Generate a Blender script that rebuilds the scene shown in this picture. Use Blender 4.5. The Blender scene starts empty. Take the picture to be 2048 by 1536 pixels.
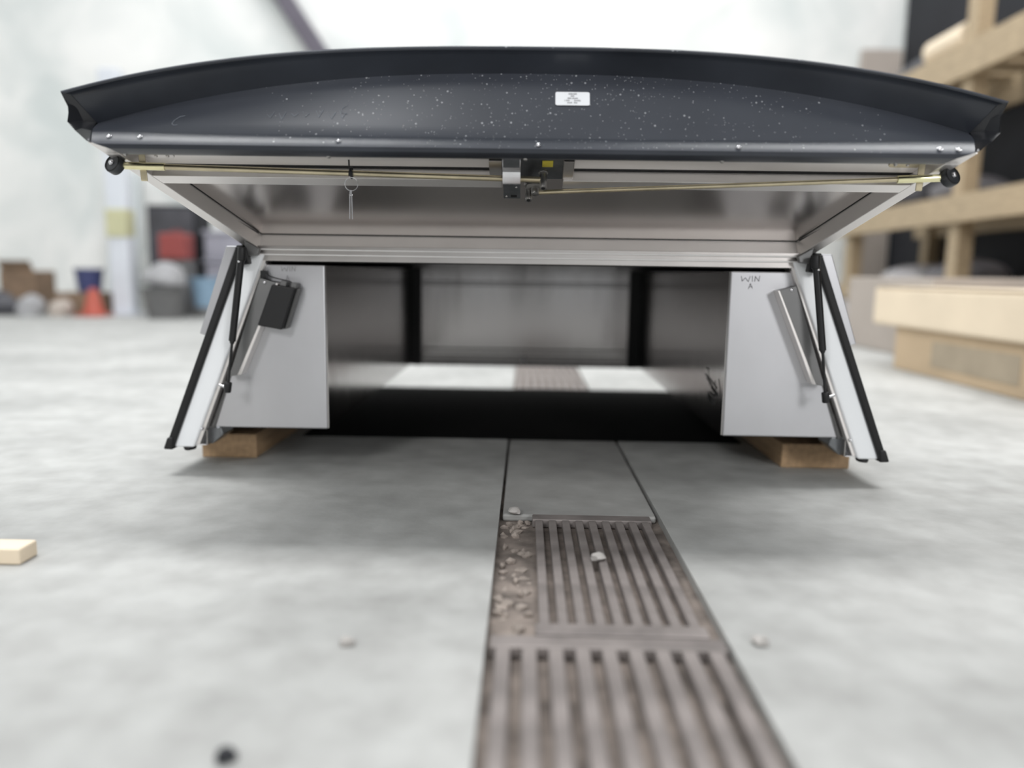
import bpy, bmesh, math, random
from mathutils import Vector, Matrix
random.seed(7)
SC = bpy.context.scene
COL = SC.collection

# ------------------------------------------------------------------ camera
cam_d = bpy.data.cameras.new('camera')
cam = bpy.data.objects.new('camera', cam_d)
COL.objects.link(cam)
SC.camera = cam
cam_d.sensor_width = 36.0
cam_d.lens = 1560.0 / 2048.0 * 36.0
cam_d.clip_end = 200
PITCH, ROLL, YAW = 0.14, 0.0146, 0.0158
fw = Vector((-math.sin(YAW) * math.cos(PITCH), math.cos(YAW) * math.cos(PITCH), -math.sin(PITCH)))
rt = Vector((math.cos(YAW), math.sin(YAW), 0))
up = rt.cross(fw)
r2 = math.cos(ROLL) * rt + math.sin(ROLL) * up
u2 = -math.sin(ROLL) * rt + math.cos(ROLL) * up
m = Matrix.Identity(4)
for i in range(3):
    m[i][0], m[i][1], m[i][2] = r2[i], u2[i], -fw[i]
m[0][3], m[1][3], m[2][3] = -0.0017, 0.0, 0.4563
cam.matrix_world = m
cam_d.dof.use_dof = True
cam_d.dof.focus_distance = 1.48
cam_d.dof.aperture_fstop = 27.42 / 29.0
cam_d.dof.aperture_blades = 6

# ------------------------------------------------------------------ world, lights, exposure
W = bpy.data.worlds.new('overcast')
SC.world = W
W.use_nodes = True
bg = W.node_tree.nodes['Background']
bg.inputs[0].default_value = (0.93, 0.97, 1.0, 1)
bg.inputs[1].default_value = 0.69


def area(name, loc, rot, sx, sy, power, col=(1, 1, 1)):
    l = bpy.data.lights.new(name, 'AREA')
    l.shape = 'RECTANGLE'
    l.size, l.size_y, l.energy, l.color = sx, sy, power, col
    o = bpy.data.objects.new(name, l)
    o.location, o.rotation_euler = loc, rot
    COL.objects.link(o)


area('roof_light_far', (0, 6.2, 6.5), (0, 0, 0), 9, 4, 340)
area('highlight_lamp_left', (-2.1, 2.3, 6.0), (0, 0, 0), 2.4, 0.9, 210)  # added lamp, placed so the moulding bend catches a highlight
area('highlight_lamp_small', (-1.8, -2.1, 6.0), (0, 0, 0), 1.2, 1.6, 60)  # added lamp for the soft highlight on the moulding's left face
area('highlight_lamp_right', (2.5, 2.3, 6.0), (0, 0, 0), 2.8, 0.9, 210)  # added lamp for the bend highlight on the right half
area('fill_lamp_left', (-2.7, -4.8, 3.7), (math.radians(70), 0, math.radians(-20)), 1.8, 1.6, 210)  # added fill for the posts and box fronts; the wall has no window
area('fill_lamp_right', (3.4, -4.8, 2.4), (math.radians(78), 0, math.radians(25)), 1.6, 1.8, 190)  # added fill from the right, no window behind it
SC.view_settings.view_transform = 'Standard'
SC.view_settings.look = 'None'
SC.view_settings.gamma = 1
SC.view_settings.use_curve_mapping = False
SC.view_settings.exposure = 0.0

# ------------------------------------------------------------------ materials


def new_mat(name):
    mt = bpy.data.materials.new(name)
    mt.use_nodes = True
    nt = mt.node_tree
    return mt, nt, nt.nodes['Principled BSDF']


def mat(name, col, rough=0.5, metal=0.0, noise=0.0, scale=20.0, bump=0.0, stretch=(1, 1, 1), rvar=0.0, spec=None):
    mt, nt, b = new_mat(name)
    b.inputs['Roughness'].default_value = rough
    b.inputs['Metallic'].default_value = metal
    if spec is not None:
        b.inputs['Specular IOR Level'].default_value = spec
    b.inputs['Base Color'].default_value = (*col, 1)
    if noise or bump or rvar:
        tc = nt.nodes.new('ShaderNodeTexCoord')
        mp = nt.nodes.new('ShaderNodeMapping')
        mp.inputs['Scale'].default_value = stretch
        nz = nt.nodes.new('ShaderNodeTexNoise')
        nz.inputs['Scale'].default_value = scale
        nz.inputs['Detail'].default_value = 6
        nt.links.new(tc.outputs['Object'], mp.inputs[0])
        nt.links.new(mp.outputs[0], nz.inputs['Vector'])
        if noise:
            rp = nt.nodes.new('ShaderNodeValToRGB')
            rp.color_ramp.elements[0].position = 0.3
            rp.color_ramp.elements[1].position = 0.7
            rp.color_ramp.elements[0].color = (*[c * (1 - noise) for c in col], 1)
            rp.color_ramp.elements[1].color = (*[min(1, c * (1 + noise)) for c in col], 1)
            nt.links.new(nz.outputs[0], rp.inputs[0])
            nt.links.new(rp.outputs[0], b.inputs['Base Color'])
        if rvar:
            mr = nt.nodes.new('ShaderNodeMapRange')
            mr.inputs[3].default_value = max(0.02, rough - rvar)
            mr.inputs[4].default_value = rough + rvar
            nt.links.new(nz.outputs[0], mr.inputs[0])
            nt.links.new(mr.outputs[0], b.inputs['Roughness'])
        if bump:
            bp = nt.nodes.new('ShaderNodeBump')
            bp.inputs['Strength'].default_value = bump
            bp.inputs['Distance'].default_value = 0.01
            nt.links.new(nz.outputs[0], bp.inputs['Height'])
            nt.links.new(bp.outputs[0], b.inputs['Normal'])
    return mt


M = {}
M['alu'] = mat('mill_aluminium', (0.66, 0.63, 0.61), 0.30, 1.0, 0.05, 6, 0.0, (1, 1, 1), 0.06)
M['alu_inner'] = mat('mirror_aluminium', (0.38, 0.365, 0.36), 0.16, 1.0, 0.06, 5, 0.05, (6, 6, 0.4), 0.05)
M['alu_satin'] = mat('satin_aluminium', (0.55, 0.55, 0.57), 0.40, 0.95, 0.05, 3, 0.0, (2, 2, 1), 0.08)
M['alu_frame'] = mat('frame_aluminium', (0.86, 0.83, 0.81), 0.42, 0.9, 0.03, 12)
M['alu_dull'] = mat('dull_aluminium', (0.20, 0.20, 0.20), 0.5, 0.9, 0.06, 14)
M['white'] = mat('white_paint', (0.90, 0.92, 0.94), 0.35, 0, 0.02, 8)
M['rubber'] = mat('black_rubber', (0.005, 0.005, 0.0055), 0.6, 0, 0.15, 60)
M['black'] = mat('black_plastic', (0.005, 0.005, 0.006), 0.5, 0, 0.1, 50)
M['strut'] = mat('strut_paint', (0.006, 0.006, 0.007), 0.35, 0, 0.1, 40)
M['steel'] = mat('bright_steel', (0.78, 0.78, 0.80), 0.22, 1, 0.06, 40)
M['nickel'] = mat('grey_cast_metal', (0.36, 0.35, 0.34), 0.38, 1, 0.15, 60)
M['zinc_dark'] = mat('dark_zinc', (0.20, 0.21, 0.22), 0.38, 0.9, 0.15, 50)
M['gold'] = mat('yellow_zinc', (0.92, 0.82, 0.52), 0.26, 1, 0.18, 14, 0, (1, 1, 1))
M['gold_dull'] = mat('dull_yellow_zinc', (0.58, 0.51, 0.36), 0.35, 1, 0.2, 18)
M['label_white'] = mat('label_white', (0.88, 0.90, 0.93), 0.5, 0, 0.01, 20)
M['ink'] = mat('label_ink', (0.34, 0.34, 0.35), 0.7, 0, 0.1, 90)
M['pen'] = mat('pencil_grey', (0.16, 0.16, 0.17), 0.7, 0, 0.2, 120)
M['pen_faint'] = mat('faint_pencil', (0.30, 0.29, 0.30), 0.7, 0, 0.2, 120)
M['smear'] = mat('tape_residue', (0.03, 0.03, 0.03), 0.7, 0, 0.3, 80)
M['chalk'] = mat('scuff_grey', (0.20, 0.22, 0.25), 0.8, 0, 0.2, 90)
M['yellow'] = mat('yellow_tag', (0.60, 0.50, 0.06), 0.5, 0, 0.08, 70)
M['timber'] = mat('pine_timber', (0.40, 0.31, 0.20), 0.6, 0, 0.18, 9, 0.1, (6, 1, 6))
M['timber_bearer'] = mat('weathered_timber', (0.42, 0.28, 0.16), 0.7, 0, 0.18, 12, 0.1, (6, 1, 6))
M['card'] = mat('cardboard', (0.50, 0.38, 0.25), 0.8, 0, 0.08, 3)
M['card_light'] = mat('pale_cardboard', (0.78, 0.66, 0.50), 0.7, 0, 0.06, 3)
M['card_grey'] = mat('grey_cardboard', (0.42, 0.37, 0.33), 0.8, 0, 0.06, 3)
M['dark'] = mat('dark_cloth', (0.012, 0.013, 0.017), 0.8, 0, 0.2, 4)
M['grey_wrap'] = mat('grey_wrap', (0.16, 0.155, 0.17), 0.5, 0, 0.25, 5, 0.2)
M['pale_wrap'] = mat('pale_wrap', (0.50, 0.49, 0.51), 0.45, 0, 0.2, 6, 0.2)
M['dark_wrap'] = mat('dark_grey_wrap', (0.06, 0.06, 0.07), 0.5, 0, 0.25, 5, 0.2)
M['wall_dark'] = mat('charcoal_wall', (0.012, 0.013, 0.018), 0.8, 0, 0.2, 1.5)
M['wall_grey'] = mat('grey_wall', (0.09, 0.085, 0.08), 0.8, 0, 0.1, 1.5)
M['roller'] = mat('roller_plastic', (0.035, 0.037, 0.042), 0.4, 0, 0.1, 50)
M['alu_panel'] = mat('panel_aluminium', (0.66, 0.62, 0.60), 0.24, 1.0)
M['card_print'] = mat('printed_cardboard', (0.36, 0.30, 0.22), 0.8, 0, 0.1, 6)
M['mat'] = mat('shade_black', (0.004, 0.004, 0.004), 0.95, 0, 0.2, 60, spec=0.08)  # near-black colour for the painted shade under the canopy
M['ridge'] = mat('bright_ridge', (0.85, 0.84, 0.83), 0.4, 0.2, 0.02, 12)
M['red'] = mat('red_paint', (0.27, 0.055, 0.05), 0.5, 0, 0.1, 12)
M['orange'] = mat('cone_red', (0.42, 0.085, 0.055), 0.55, 0, 0.08, 12)
M['blue'] = mat('blue_plastic', (0.05, 0.06, 0.16), 0.5, 0, 0.1, 12)
M['light_blue'] = mat('pale_blue_plastic', (0.22, 0.33, 0.44), 0.45, 0, 0.08, 10)
M['lilac'] = mat('grey_lilac_plastic', (0.33, 0.33, 0.38), 0.5, 0, 0.08, 10)
M['bin'] = mat('dark_grey_plastic', (0.13, 0.13, 0.13), 0.5, 0, 0.15, 10)
M['sack'] = mat('grey_sack', (0.33, 0.33, 0.34), 0.7, 0, 0.2, 8, 0.3)
M['post_white'] = mat('post_white', (0.66, 0.69, 0.74), 0.5, 0, 0.05, 4)
M['post_band'] = mat('pale_yellow_band', (0.55, 0.54, 0.34), 0.6, 0, 0.06, 9)
M['panel_grey'] = mat('pale_grey_sheet', (0.60, 0.64, 0.65), 0.5, 0, 0.06, 3)
M['brown'] = mat('brown_card', (0.22, 0.15, 0.10), 0.8, 0, 0.2, 8)
M['beam'] = mat('grey_steel_beam', (0.11, 0.10, 0.125), 0.5, 0.2, 0.1, 5)
M['bar'] = mat('rusty_steel_bar', (0.24, 0.215, 0.205), 0.6, 0.35, 0.3, 14)
M['dirt'] = mat('trench_dirt', (0.19, 0.16, 0.14), 0.95, 0, 0.5, 22, 0.4)
M['stone'] = mat('pale_stone', (0.42, 0.40, 0.38), 0.8, 0, 0.15, 40)
M['stone_dark'] = mat('brown_stone', (0.28, 0.24, 0.21), 0.8, 0, 0.2, 40)
M['roof'] = mat('canopy_skin', (0.018, 0.019, 0.022), 0.32, 0, 0.1, 4)


def mat_floor(name, base, seed):
    mt, nt, b = new_mat(name)
    tc = nt.nodes.new('ShaderNodeTexCoord')
    n1 = nt.nodes.new('ShaderNodeTexNoise'); n1.inputs['Scale'].default_value = 2.2; n1.inputs['Detail'].default_value = 7
    n2 = nt.nodes.new('ShaderNodeTexNoise'); n2.inputs['Scale'].default_value = 14; n2.inputs['Detail'].default_value = 8
    mp = nt.nodes.new('ShaderNodeMapping'); mp.inputs['Location'].default_value = (seed, seed, 0)
    nt.links.new(tc.outputs['Object'], mp.inputs[0])
    for n in (n1, n2):
        nt.links.new(mp.outputs[0], n.inputs['Vector'])
    r1 = nt.nodes.new('ShaderNodeValToRGB')
    r1.color_ramp.elements[0].position, r1.color_ramp.elements[1].position = 0.36, 0.62
    r1.color_ramp.elements[0].color = (*[c * 0.78 for c in base], 1)
    r1.color_ramp.elements[1].color = (*base, 1)
    r2_ = nt.nodes.new('ShaderNodeValToRGB')
    r2_.color_ramp.elements[0].position, r2_.color_ramp.elements[1].position = 0.3, 0.66
    r2_.color_ramp.elements[0].color = (0.80, 0.79, 0.78, 1)
    r2_.color_ramp.elements[1].color = (1.05, 1.05, 1.04, 1)
    mx = nt.nodes.new('ShaderNodeMixRGB'); mx.blend_type = 'MULTIPLY'; mx.inputs[0].default_value = 0.85
    nt.links.new(n1.outputs[0], r1.inputs[0]); nt.links.new(n2.outputs[0], r2_.inputs[0])
    nt.links.new(r1.outputs[0], mx.inputs[1]); nt.links.new(r2_.outputs[0], mx.inputs[2])
    nt.links.new(mx.outputs[0], b.inputs['Base Color'])
    bp = nt.nodes.new('ShaderNodeBump'); bp.inputs['Strength'].default_value = 0.25; bp.inputs['Distance'].default_value = 0.01
    nt.links.new(n2.outputs[0], bp.inputs['Height']); nt.links.new(bp.outputs[0], b.inputs['Normal'])
    b.inputs['Roughness'].default_value = 0.6
    return mt


M['floor'] = mat_floor('concrete_floor', (0.445, 0.45, 0.44), 0)
M['slab'] = mat_floor('concrete_cover', (0.40, 0.40, 0.39), 5)


def mat_wall():
    mt, nt, b = new_mat('whitewashed_wall')
    tc = nt.nodes.new('ShaderNodeTexCoord')
    n1 = nt.nodes.new('ShaderNodeTexNoise'); n1.inputs['Scale'].default_value = 0.9; n1.inputs['Detail'].default_value = 5
    n1.inputs['Distortion'].default_value = 0.6
    nt.links.new(tc.outputs['Object'], n1.inputs['Vector'])
    r = nt.nodes.new('ShaderNodeValToRGB')
    r.color_ramp.elements[0].position, r.color_ramp.elements[1].position = 0.34, 0.6
    r.color_ramp.elements[0].color = (0.66, 0.70, 0.69, 1)
    r.color_ramp.elements[1].color = (0.90, 0.90, 0.88, 1)
    nt.links.new(n1.outputs[0], r.inputs[0])
    nt.links.new(r.outputs[0], b.inputs['Base Color'])
    bp = nt.nodes.new('ShaderNodeBump'); bp.inputs['Strength'].default_value = 0.5; bp.inputs['Distance'].default_value = 0.08
    nt.links.new(n1.outputs[0], bp.inputs['Height']); nt.links.new(bp.outputs[0], b.inputs['Normal'])
    b.inputs['Roughness'].default_value = 0.85
    return mt


M['wall'] = mat_wall()


def mat_moulding():
    """black plastic with dried pale dust specks over the middle of the face"""
    mt, nt, b = new_mat('speckled_black_plastic')
    tc = nt.nodes.new('ShaderNodeTexCoord')
    sep = nt.nodes.new('ShaderNodeSeparateXYZ')
    nt.links.new(tc.outputs['Object'], sep.inputs[0])

    def math_n(op, a, bb=None, c=None):
        n = nt.nodes.new('ShaderNodeMath'); n.operation = op
        for i, v in enumerate((a, bb, c)):
            if v is None:
                continue
            if isinstance(v, (int, float)):
                n.inputs[i].default_value = v
            else:
                nt.links.new(v, n.inputs[i])
        return n.outputs[0]
    dens = nt.nodes.new('ShaderNodeTexNoise'); dens.inputs['Scale'].default_value = 7
    nt.links.new(tc.outputs['Object'], dens.inputs['Vector'])
    xx = math_n('SUBTRACT', sep.outputs[0], 0.08)
    fall = math_n('SUBTRACT', 1.0, math_n('MULTIPLY', math_n('MULTIPLY', xx, xx), 3.2))
    out = None
    for sc_, th in ((120, 0.22), (230, 0.22)):
        v = nt.nodes.new('ShaderNodeTexVoronoi'); v.inputs['Scale'].default_value = sc_
        nt.links.new(tc.outputs['Object'], v.inputs['Vector'])
        sc2 = nt.nodes.new('ShaderNodeSeparateColor')
        nt.links.new(v.outputs['Color'], sc2.inputs[0])
        keep = math_n('LESS_THAN', sc2.outputs[0], math_n('MULTIPLY', math_n('MULTIPLY', fall, dens.outputs[0]), 1.0))
        size = math_n('MULTIPLY', sc2.outputs[1], th)
        dot = math_n('MULTIPLY', math_n('LESS_THAN', v.outputs['Distance'], size), keep)
        out = dot if out is None else math_n('MAXIMUM', out, dot)
    geo = nt.nodes.new('ShaderNodeNewGeometry')
    sn = nt.nodes.new('ShaderNodeSeparateXYZ')
    nt.links.new(geo.outputs['Normal'], sn.inputs[0])
    out = math_n('MULTIPLY', out, math_n('GREATER_THAN', sn.outputs[2], 0.1))
    haze = nt.nodes.new('ShaderNodeTexNoise'); haze.inputs['Scale'].default_value = 5; haze.inputs['Detail'].default_value = 8
    nt.links.new(tc.outputs['Object'], haze.inputs['Vector'])
    r = nt.nodes.new('ShaderNodeValToRGB')
    r.color_ramp.elements[0].position, r.color_ramp.elements[1].position = 0.35, 0.75
    r.color_ramp.elements[0].color = (0.019, 0.022, 0.029, 1)
    r.color_ramp.elements[1].color = (0.036, 0.041, 0.053, 1)
    nt.links.new(haze.outputs[0], r.inputs[0])
    mx = nt.nodes.new('ShaderNodeMixRGB')
    mx.inputs[2].default_value = (0.34, 0.35, 0.37, 1)
    lit_film = nt.nodes.new('ShaderNodeMixRGB')  # upward faces tinted paler as dust film, brightening the lit side in colour
    lit_film.inputs[2].default_value = (0.085, 0.092, 0.112, 1)
    nt.links.new(math_n('MULTIPLY', math_n('GREATER_THAN', sn.outputs[2], 0.1), 0.33), lit_film.inputs[0])
    nt.links.new(r.outputs[0], lit_film.inputs[1])
    nt.links.new(out, mx.inputs[0]); nt.links.new(lit_film.outputs[0], mx.inputs[1])
    nt.links.new(mx.outputs[0], b.inputs['Base Color'])
    b.inputs['Roughness'].default_value = 0.31
    return mt


M['moulding'] = mat_moulding()

# ------------------------------------------------------------------ mesh helpers


class MB:
    def __init__(self):
        self.bm = bmesh.new()

    def poly(self, pts):
        self.bm.faces.new([self.bm.verts.new(p) for p in pts])
        return self

    def hexa(self, a, b):
        """solid between two loops of points with equal counts (a front, b back)"""
        va = [self.bm.verts.new(p) for p in a]
        vb = [self.bm.verts.new(p) for p in b]
        n = len(va)
        self.bm.faces.new(va)
        self.bm.faces.new(list(reversed(vb)))
        for i in range(n):
            j = (i + 1) % n
            self.bm.faces.new((va[j], va[i], vb[i], vb[j]))
        return self

    def box(self, x0, x1, y0, y1, z0, z1):
        a = [(x0, y0, z0), (x1, y0, z0), (x1, y0, z1), (x0, y0, z1)]
        b = [(x0, y1, z0), (x1, y1, z0), (x1, y1, z1), (x0, y1, z1)]
        return self.hexa(a, b)

    def prism(self, pts, y0, y1):
        return self.hexa([(x, y0, z) for x, z in pts], [(x, y1, z) for x, z in pts])

    def cyl(self, p0, p1, r0, r1=None, n=16):
        r1 = r0 if r1 is None else r1
        p0, p1 = Vector(p0), Vector(p1)
        ax = (p1 - p0).normalized()
        s = ax.orthogonal().normalized()
        t = ax.cross(s)
        a, b = [], []
        for i in range(n):
            th = 2 * math.pi * i / n
            d = s * math.cos(th) + t * math.sin(th)
            a.append(p0 + d * r0)
            b.append(p1 + d * r1)
        return self.hexa(a, b)

    def tube(self, pts, r, n=8, closed=False):
        pts = [Vector(p) for p in pts]
        rings = []
        k = len(pts)
        prev = None
        for i, p in enumerate(pts):
            if closed:
                d = pts[(i + 1) % k] - pts[i - 1]
            else:
                d = pts[min(i + 1, k - 1)] - pts[max(i - 1, 0)]
            d.normalize()
            if prev is None:
                s = d.orthogonal().normalized()
            else:
                s = (prev - d * prev.dot(d)).normalized()
            prev = s
            t = d.cross(s)
            rings.append([self.bm.verts.new(p + (s * math.cos(2 * math.pi * j / n) + t * math.sin(2 * math.pi * j / n)) * r) for j in range(n)])
        for i in range(k if closed else k - 1):
            a, b = rings[i], rings[(i + 1) % k]
            for j in range(n):
                self.bm.faces.new((a[j], a[(j + 1) % n], b[(j + 1) % n], b[j]))
        if not closed:
            self.bm.faces.new(list(reversed(rings[0])))
            self.bm.faces.new(rings[-1])
        return self

    def dome(self, c, axis, r, h, n=12, k=4):
        c, ax = Vector(c), Vector(axis).normalized()
        s = ax.orthogonal().normalized(); t = ax.cross(s)
        rings = []
        for i in range(k):
            a = math.pi / 2 * i / k
            rings.append([self.bm.verts.new(c + ax * (h * math.sin(a)) + (s * math.cos(2 * math.pi * j / n) + t * math.sin(2 * math.pi * j / n)) * (r * math.cos(a))) for j in range(n)])
        top = self.bm.verts.new(c + ax * h)
        self.bm.faces.new(list(reversed(rings[0])))
        for i in range(k - 1):
            for j in range(n):
                self.bm.faces.new((rings[i][j], rings[i][(j + 1) % n], rings[i + 1][(j + 1) % n], rings[i + 1][j]))
        for j in range(n):
            self.bm.faces.new((rings[-1][j], rings[-1][(j + 1) % n], top))
        return self

    def lathe(self, c, prof, n=20, sx=1, sy=1):
        """(r, z) profile turned about a vertical axis"""
        rings = []
        for r, z in prof:
            rings.append([self.bm.verts.new((c[0] + r * sx * math.cos(2 * math.pi * j / n), c[1] + r * sy * math.sin(2 * math.pi * j / n), c[2] + z)) for j in range(n)])
        for i in range(len(rings) - 1):
            for j in range(n):
                self.bm.faces.new((rings[i][j], rings[i][(j + 1) % n], rings[i + 1][(j + 1) % n], rings[i + 1][j]))
        self.bm.faces.new(list(reversed(rings[0])))
        self.bm.faces.new(rings[-1])
        return self

    def lump(self, c, rx, ry, rz, rough=0.12, seed=0, sub=3, flat=True):
        rnd = random.Random(seed)
        ph = [rnd.uniform(0, 6.28) for _ in range(6)]
        r = bmesh.ops.create_icosphere(self.bm, subdivisions=sub, radius=1.0)
        for v in r['verts']:
            p = v.co.copy()
            k = 1 + rough * (math.sin(3 * p.x + ph[0]) * math.cos(4 * p.y + ph[1]) + 0.7 * math.sin(5 * p.z + ph[2] + 2 * p.x) + 0.5 * math.sin(8 * p.y + ph[3]))
            p *= k
            if flat and p.z < -0.55:
                p.z = -0.55
            v.co = Vector((c[0] + p.x * rx, c[1] + p.y * ry, c[2] + p.z * rz))
        return self

    def grid(self, rows):
        vs = [[self.bm.verts.new(p) for p in r] for r in rows]
        for i in range(len(vs) - 1):
            for j in range(len(vs[0]) - 1):
                self.bm.faces.new((vs[i][j], vs[i][j + 1], vs[i + 1][j + 1], vs[i + 1][j]))
        return self

    def ribbon(self, pts, w, nrm=(0, -1, 0), th=0.0004):
        """flat pen stroke, very thin but solid"""
        pts = [Vector(p) for p in pts]
        nrm = Vector(nrm).normalized()
        for a, b in zip(pts, pts[1:]):
            d = (b - a).normalized()
            s = d.cross(nrm) * (w / 2)
            e = d * (w * 0.35)
            lo = [a - e - s, b + e - s, b + e + s, a - e + s]
            self.hexa([p + nrm * th for p in lo], lo)
        return self


def world_loc(o):
    v = Vector((0, 0, 0))
    while o:
        v += o.location
        o = o.parent
    return v


def build(name, mb, material, parent=None, origin=None, bevel=0.0, seg=2, smooth=False, solid=0.0, subsurf=0):
    bm = mb.bm
    bmesh.ops.recalc_face_normals(bm, faces=bm.faces)
    me = bpy.data.meshes.new(name)
    o = bpy.data.objects.new(name, me)
    COL.objects.link(o)
    if parent:
        o.parent = parent
        off = world_loc(parent)
        if origin is not None:
            o.location = Vector(origin) - off
            off = Vector(origin)
    else:
        off = Vector(origin) if origin is not None else Vector((0, 0, 0))
        o.location = off
    for v in bm.verts:
        v.co -= off
    if smooth:
        for f in bm.faces:
            f.smooth = True
    bm.to_mesh(me)
    bm.free()
    me.materials.append(material)
    if solid:
        md = o.modifiers.new('thickness', 'SOLIDIFY'); md.thickness = solid; md.offset = 0
    if bevel:
        md = o.modifiers.new('bevel', 'BEVEL'); md.width = bevel; md.segments = seg; md.limit_method = 'ANGLE'
    if smooth:
        md = o.modifiers.new('split', 'EDGE_SPLIT'); md.split_angle = math.radians(40)
    return o


def tag(o, label, cat, group=None, kind=None):
    o['label'] = label
    o['category'] = cat
    if group:
        o['group'] = group
    if kind:
        o['kind'] = kind
    return o


def thing(name, label, cat, loc, group=None):
    o = bpy.data.objects.new(name, None)
    COL.objects.link(o)
    o.location = loc
    o.empty_display_size = 0.1
    return tag(o, label, cat, group)


def struct(name, mb, material, parent=None, **k):
    o = build(name, mb, material, parent, **k)
    if not parent:
        o['kind'] = 'structure'
    return o


# ------------------------------------------------------------------ setting
TX0, TX1 = -0.045, 0.262          # drain trench edges
TY1 = 6.0
f = MB()
f.box(-8, TX0, -5.2, 9.2, -0.12, 0)
f.box(TX1, 6.5, -5.2, 9.2, -0.12, 0)
f.box(TX0, TX1, TY1, 9.2, -0.12, 0)
f.box(TX0, TX1, -5.2, 0.2, -0.12, 0)
floor = struct('floor', f, M['floor'])
t = MB().box(TX0, TX1, 0.2, TY1, -0.12, -0.016)
build('trench_bed', t, M['dirt'], floor)
struct('wall_back', MB().box(-8, 6.5, 9.2, 9.35, 0, 6), M['wall'])
struct('wall_left', MB().box(-8.15, -8, -5.2, 9.35, 0, 6), M['wall'])
struct('wall_right', MB().box(4.12, 4.27, -5, 9.1, 0, 6), M['wall_dark'])
wf = MB()
wf.box(-8.15, -0.95, -5.2, -5, 0, 6).box(1.17, 4.27, -5.2, -5, 0, 6).box(-0.95, 1.17, -5.2, -5, 3.0, 6).box(-0.2, 0.22, -5.2, -5, 0, 3.0)
struct('wall_front', wf, M['wall_grey'])
wc = struct('trim_1', MB().hexa([(-3.15, 8.98, 3.9), (-2.93, 8.98, 3.9), (-2.02, 8.98, 2.55), (-2.24, 8.98, 2.55)],
                                [(-3.15, 9.2, 3.9), (-2.93, 9.2, 3.9), (-2.02, 9.2, 2.55), (-2.24, 9.2, 2.55)]), M['beam'], bevel=0.01)

# concrete cover and grating in the drain
SL = [(1.452, 2.28), (2.29, 3.10)]
for a, b in SL:
    o = build('drain_cover', MB().box(TX0 + 0.006, TX1 - 0.006, a, b, -0.016, -0.002), M['slab'], origin=(0.1, a, -0.016), bevel=0.004)
    tag(o, 'grey concrete drain cover slab %s' % ('between the grating and the canopy' if a < 2 else 'in the shade under the canopy'), 'drain cover', 'concrete drain covers')


def grating(y0, y1, x0, x1, n, label, grp='steel gratings over the floor drain'):
    g = thing('drain_grating', label, 'grating', ((x0 + x1) / 2, y0, -0.015), grp)
    p = (x1 - x0) / n
    me = None
    for i in range(n):
        x = x0 + p * (i + 0.5)
        w = p * 0.56
        if me is None:
            o = build('bar', MB().box(x - w / 2, x + w / 2, y0 + 0.03, y1 - 0.03, -0.015, 0.0), M['bar'], g, origin=(x, y0, -0.015), bevel=0.002)
            me = o
        else:
            c = me.copy(); COL.objects.link(c); c.parent = g
            c.location = Vector((x, y0, -0.015)) - g.location
    for (a, b) in ((y0, y0 + 0.032), (y1 - 0.032, y1)):
        build('end_bar', MB().box(x0, x1, a, b, -0.0155, 0.001), M['bar'], g, bevel=0.002)
    return g


grating(0.21, 0.940, TX0 + 0.006, TX1 - 0.006, 9, 'rusty steel drain grating nearest the camera, wide bars')
grating(0.945, 1.448, 0.018, TX1 - 0.02, 9, 'narrower rusty drain grating just beyond the nearest one, gravel along its left edge')
grating(3.11, 4.4, TX0 + 0.006, TX1 - 0.006, 9, 'drain grating seen through the gap beyond the canopy')
grating(4.41, 5.9, TX0 + 0.006, TX1 - 0.006, 9, 'farthest drain grating on the bright floor behind the canopy')
gb = MB()
for i in range(90):
    x = random.uniform(TX0 + 0.006, 0.012); y = random.uniform(0.96, 1.44)
    gb.lump((x, y, -0.024 + random.uniform(0, 0.012)), random.uniform(0.004, 0.011), random.uniform(0.004, 0.012), random.uniform(0.004, 0.008), 0.2, i, 1)
o = build('gravel', gb, M['stone_dark'], origin=(-0.015, 1.2, -0.016))
tag(o, 'loose gravel and grit filling the left side of the drain', 'gravel', kind='stuff')
for i, (x, y, r, mt, lb) in enumerate([(0.122, 1.213, 0.010, 'stone', 'small pale pebble lying on the middle of the narrower grating'),
                                       (-0.016, 1.452, 0.010, 'stone', 'small pale pebble at the far left corner of the narrower grating'),
                                       (0.30, 0.93, 0.009, 'stone', 'pale pebble on concrete right of the bar between gratings'),
                                       (-0.276, 0.672, 0.009, 'dark', 'dark pebble on concrete at the bottom edge of view'),
                                       (-0.215, 0.905, 0.008, 'stone', 'pale pebble on bare concrete left of the drain')]):
    z0 = 0.0
    o = build('pebble', MB().lump((x, y, z0 + r * 0.5), r * 1.2, r, r * 0.8, 0.15, i + 30, 2), M[mt], origin=(x, y, z0), smooth=True)
    tag(o, lb, 'pebble', 'pebbles on the floor')
o = build('timber_offcut', MB().box(-1.02, -0.775, 1.14, 1.185, 0, 0.026), M['card_light'], origin=(-0.88, 1.18, 0), bevel=0.003)
tag(o, 'pale timber offcut lying on concrete at the left edge', 'timber')
o = build('shade_sheet', MB().box(-0.615, 0.60, 2.13, 3.07, 0.0, 0.004), M['mat'], origin=(0, 2.14, 0))  # black sheet added to darken the floor, painting the canopy's deep shade
tag(o, 'black sheet standing in for the deep shade on the floor under the truck canopy', 'mat')
for sx in (-1, 1):
    xa, xb = sorted((sx * 0.79, sx * 0.655))
    if sx > 0:
        xa, xb = 0.625, 0.79
    o = build('timber_bearer', MB().box(xa, xb, 1.86, 2.95, 0, 0.0595), M['timber_bearer'], origin=((xa + xb) / 2, 1.86, 0), bevel=0.003)
    tag(o, 'brown timber bearer under the %s side of the canopy' % ('left' if sx < 0 else 'right'), 'timber bearer', 'timber bearers under the canopy')

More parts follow.
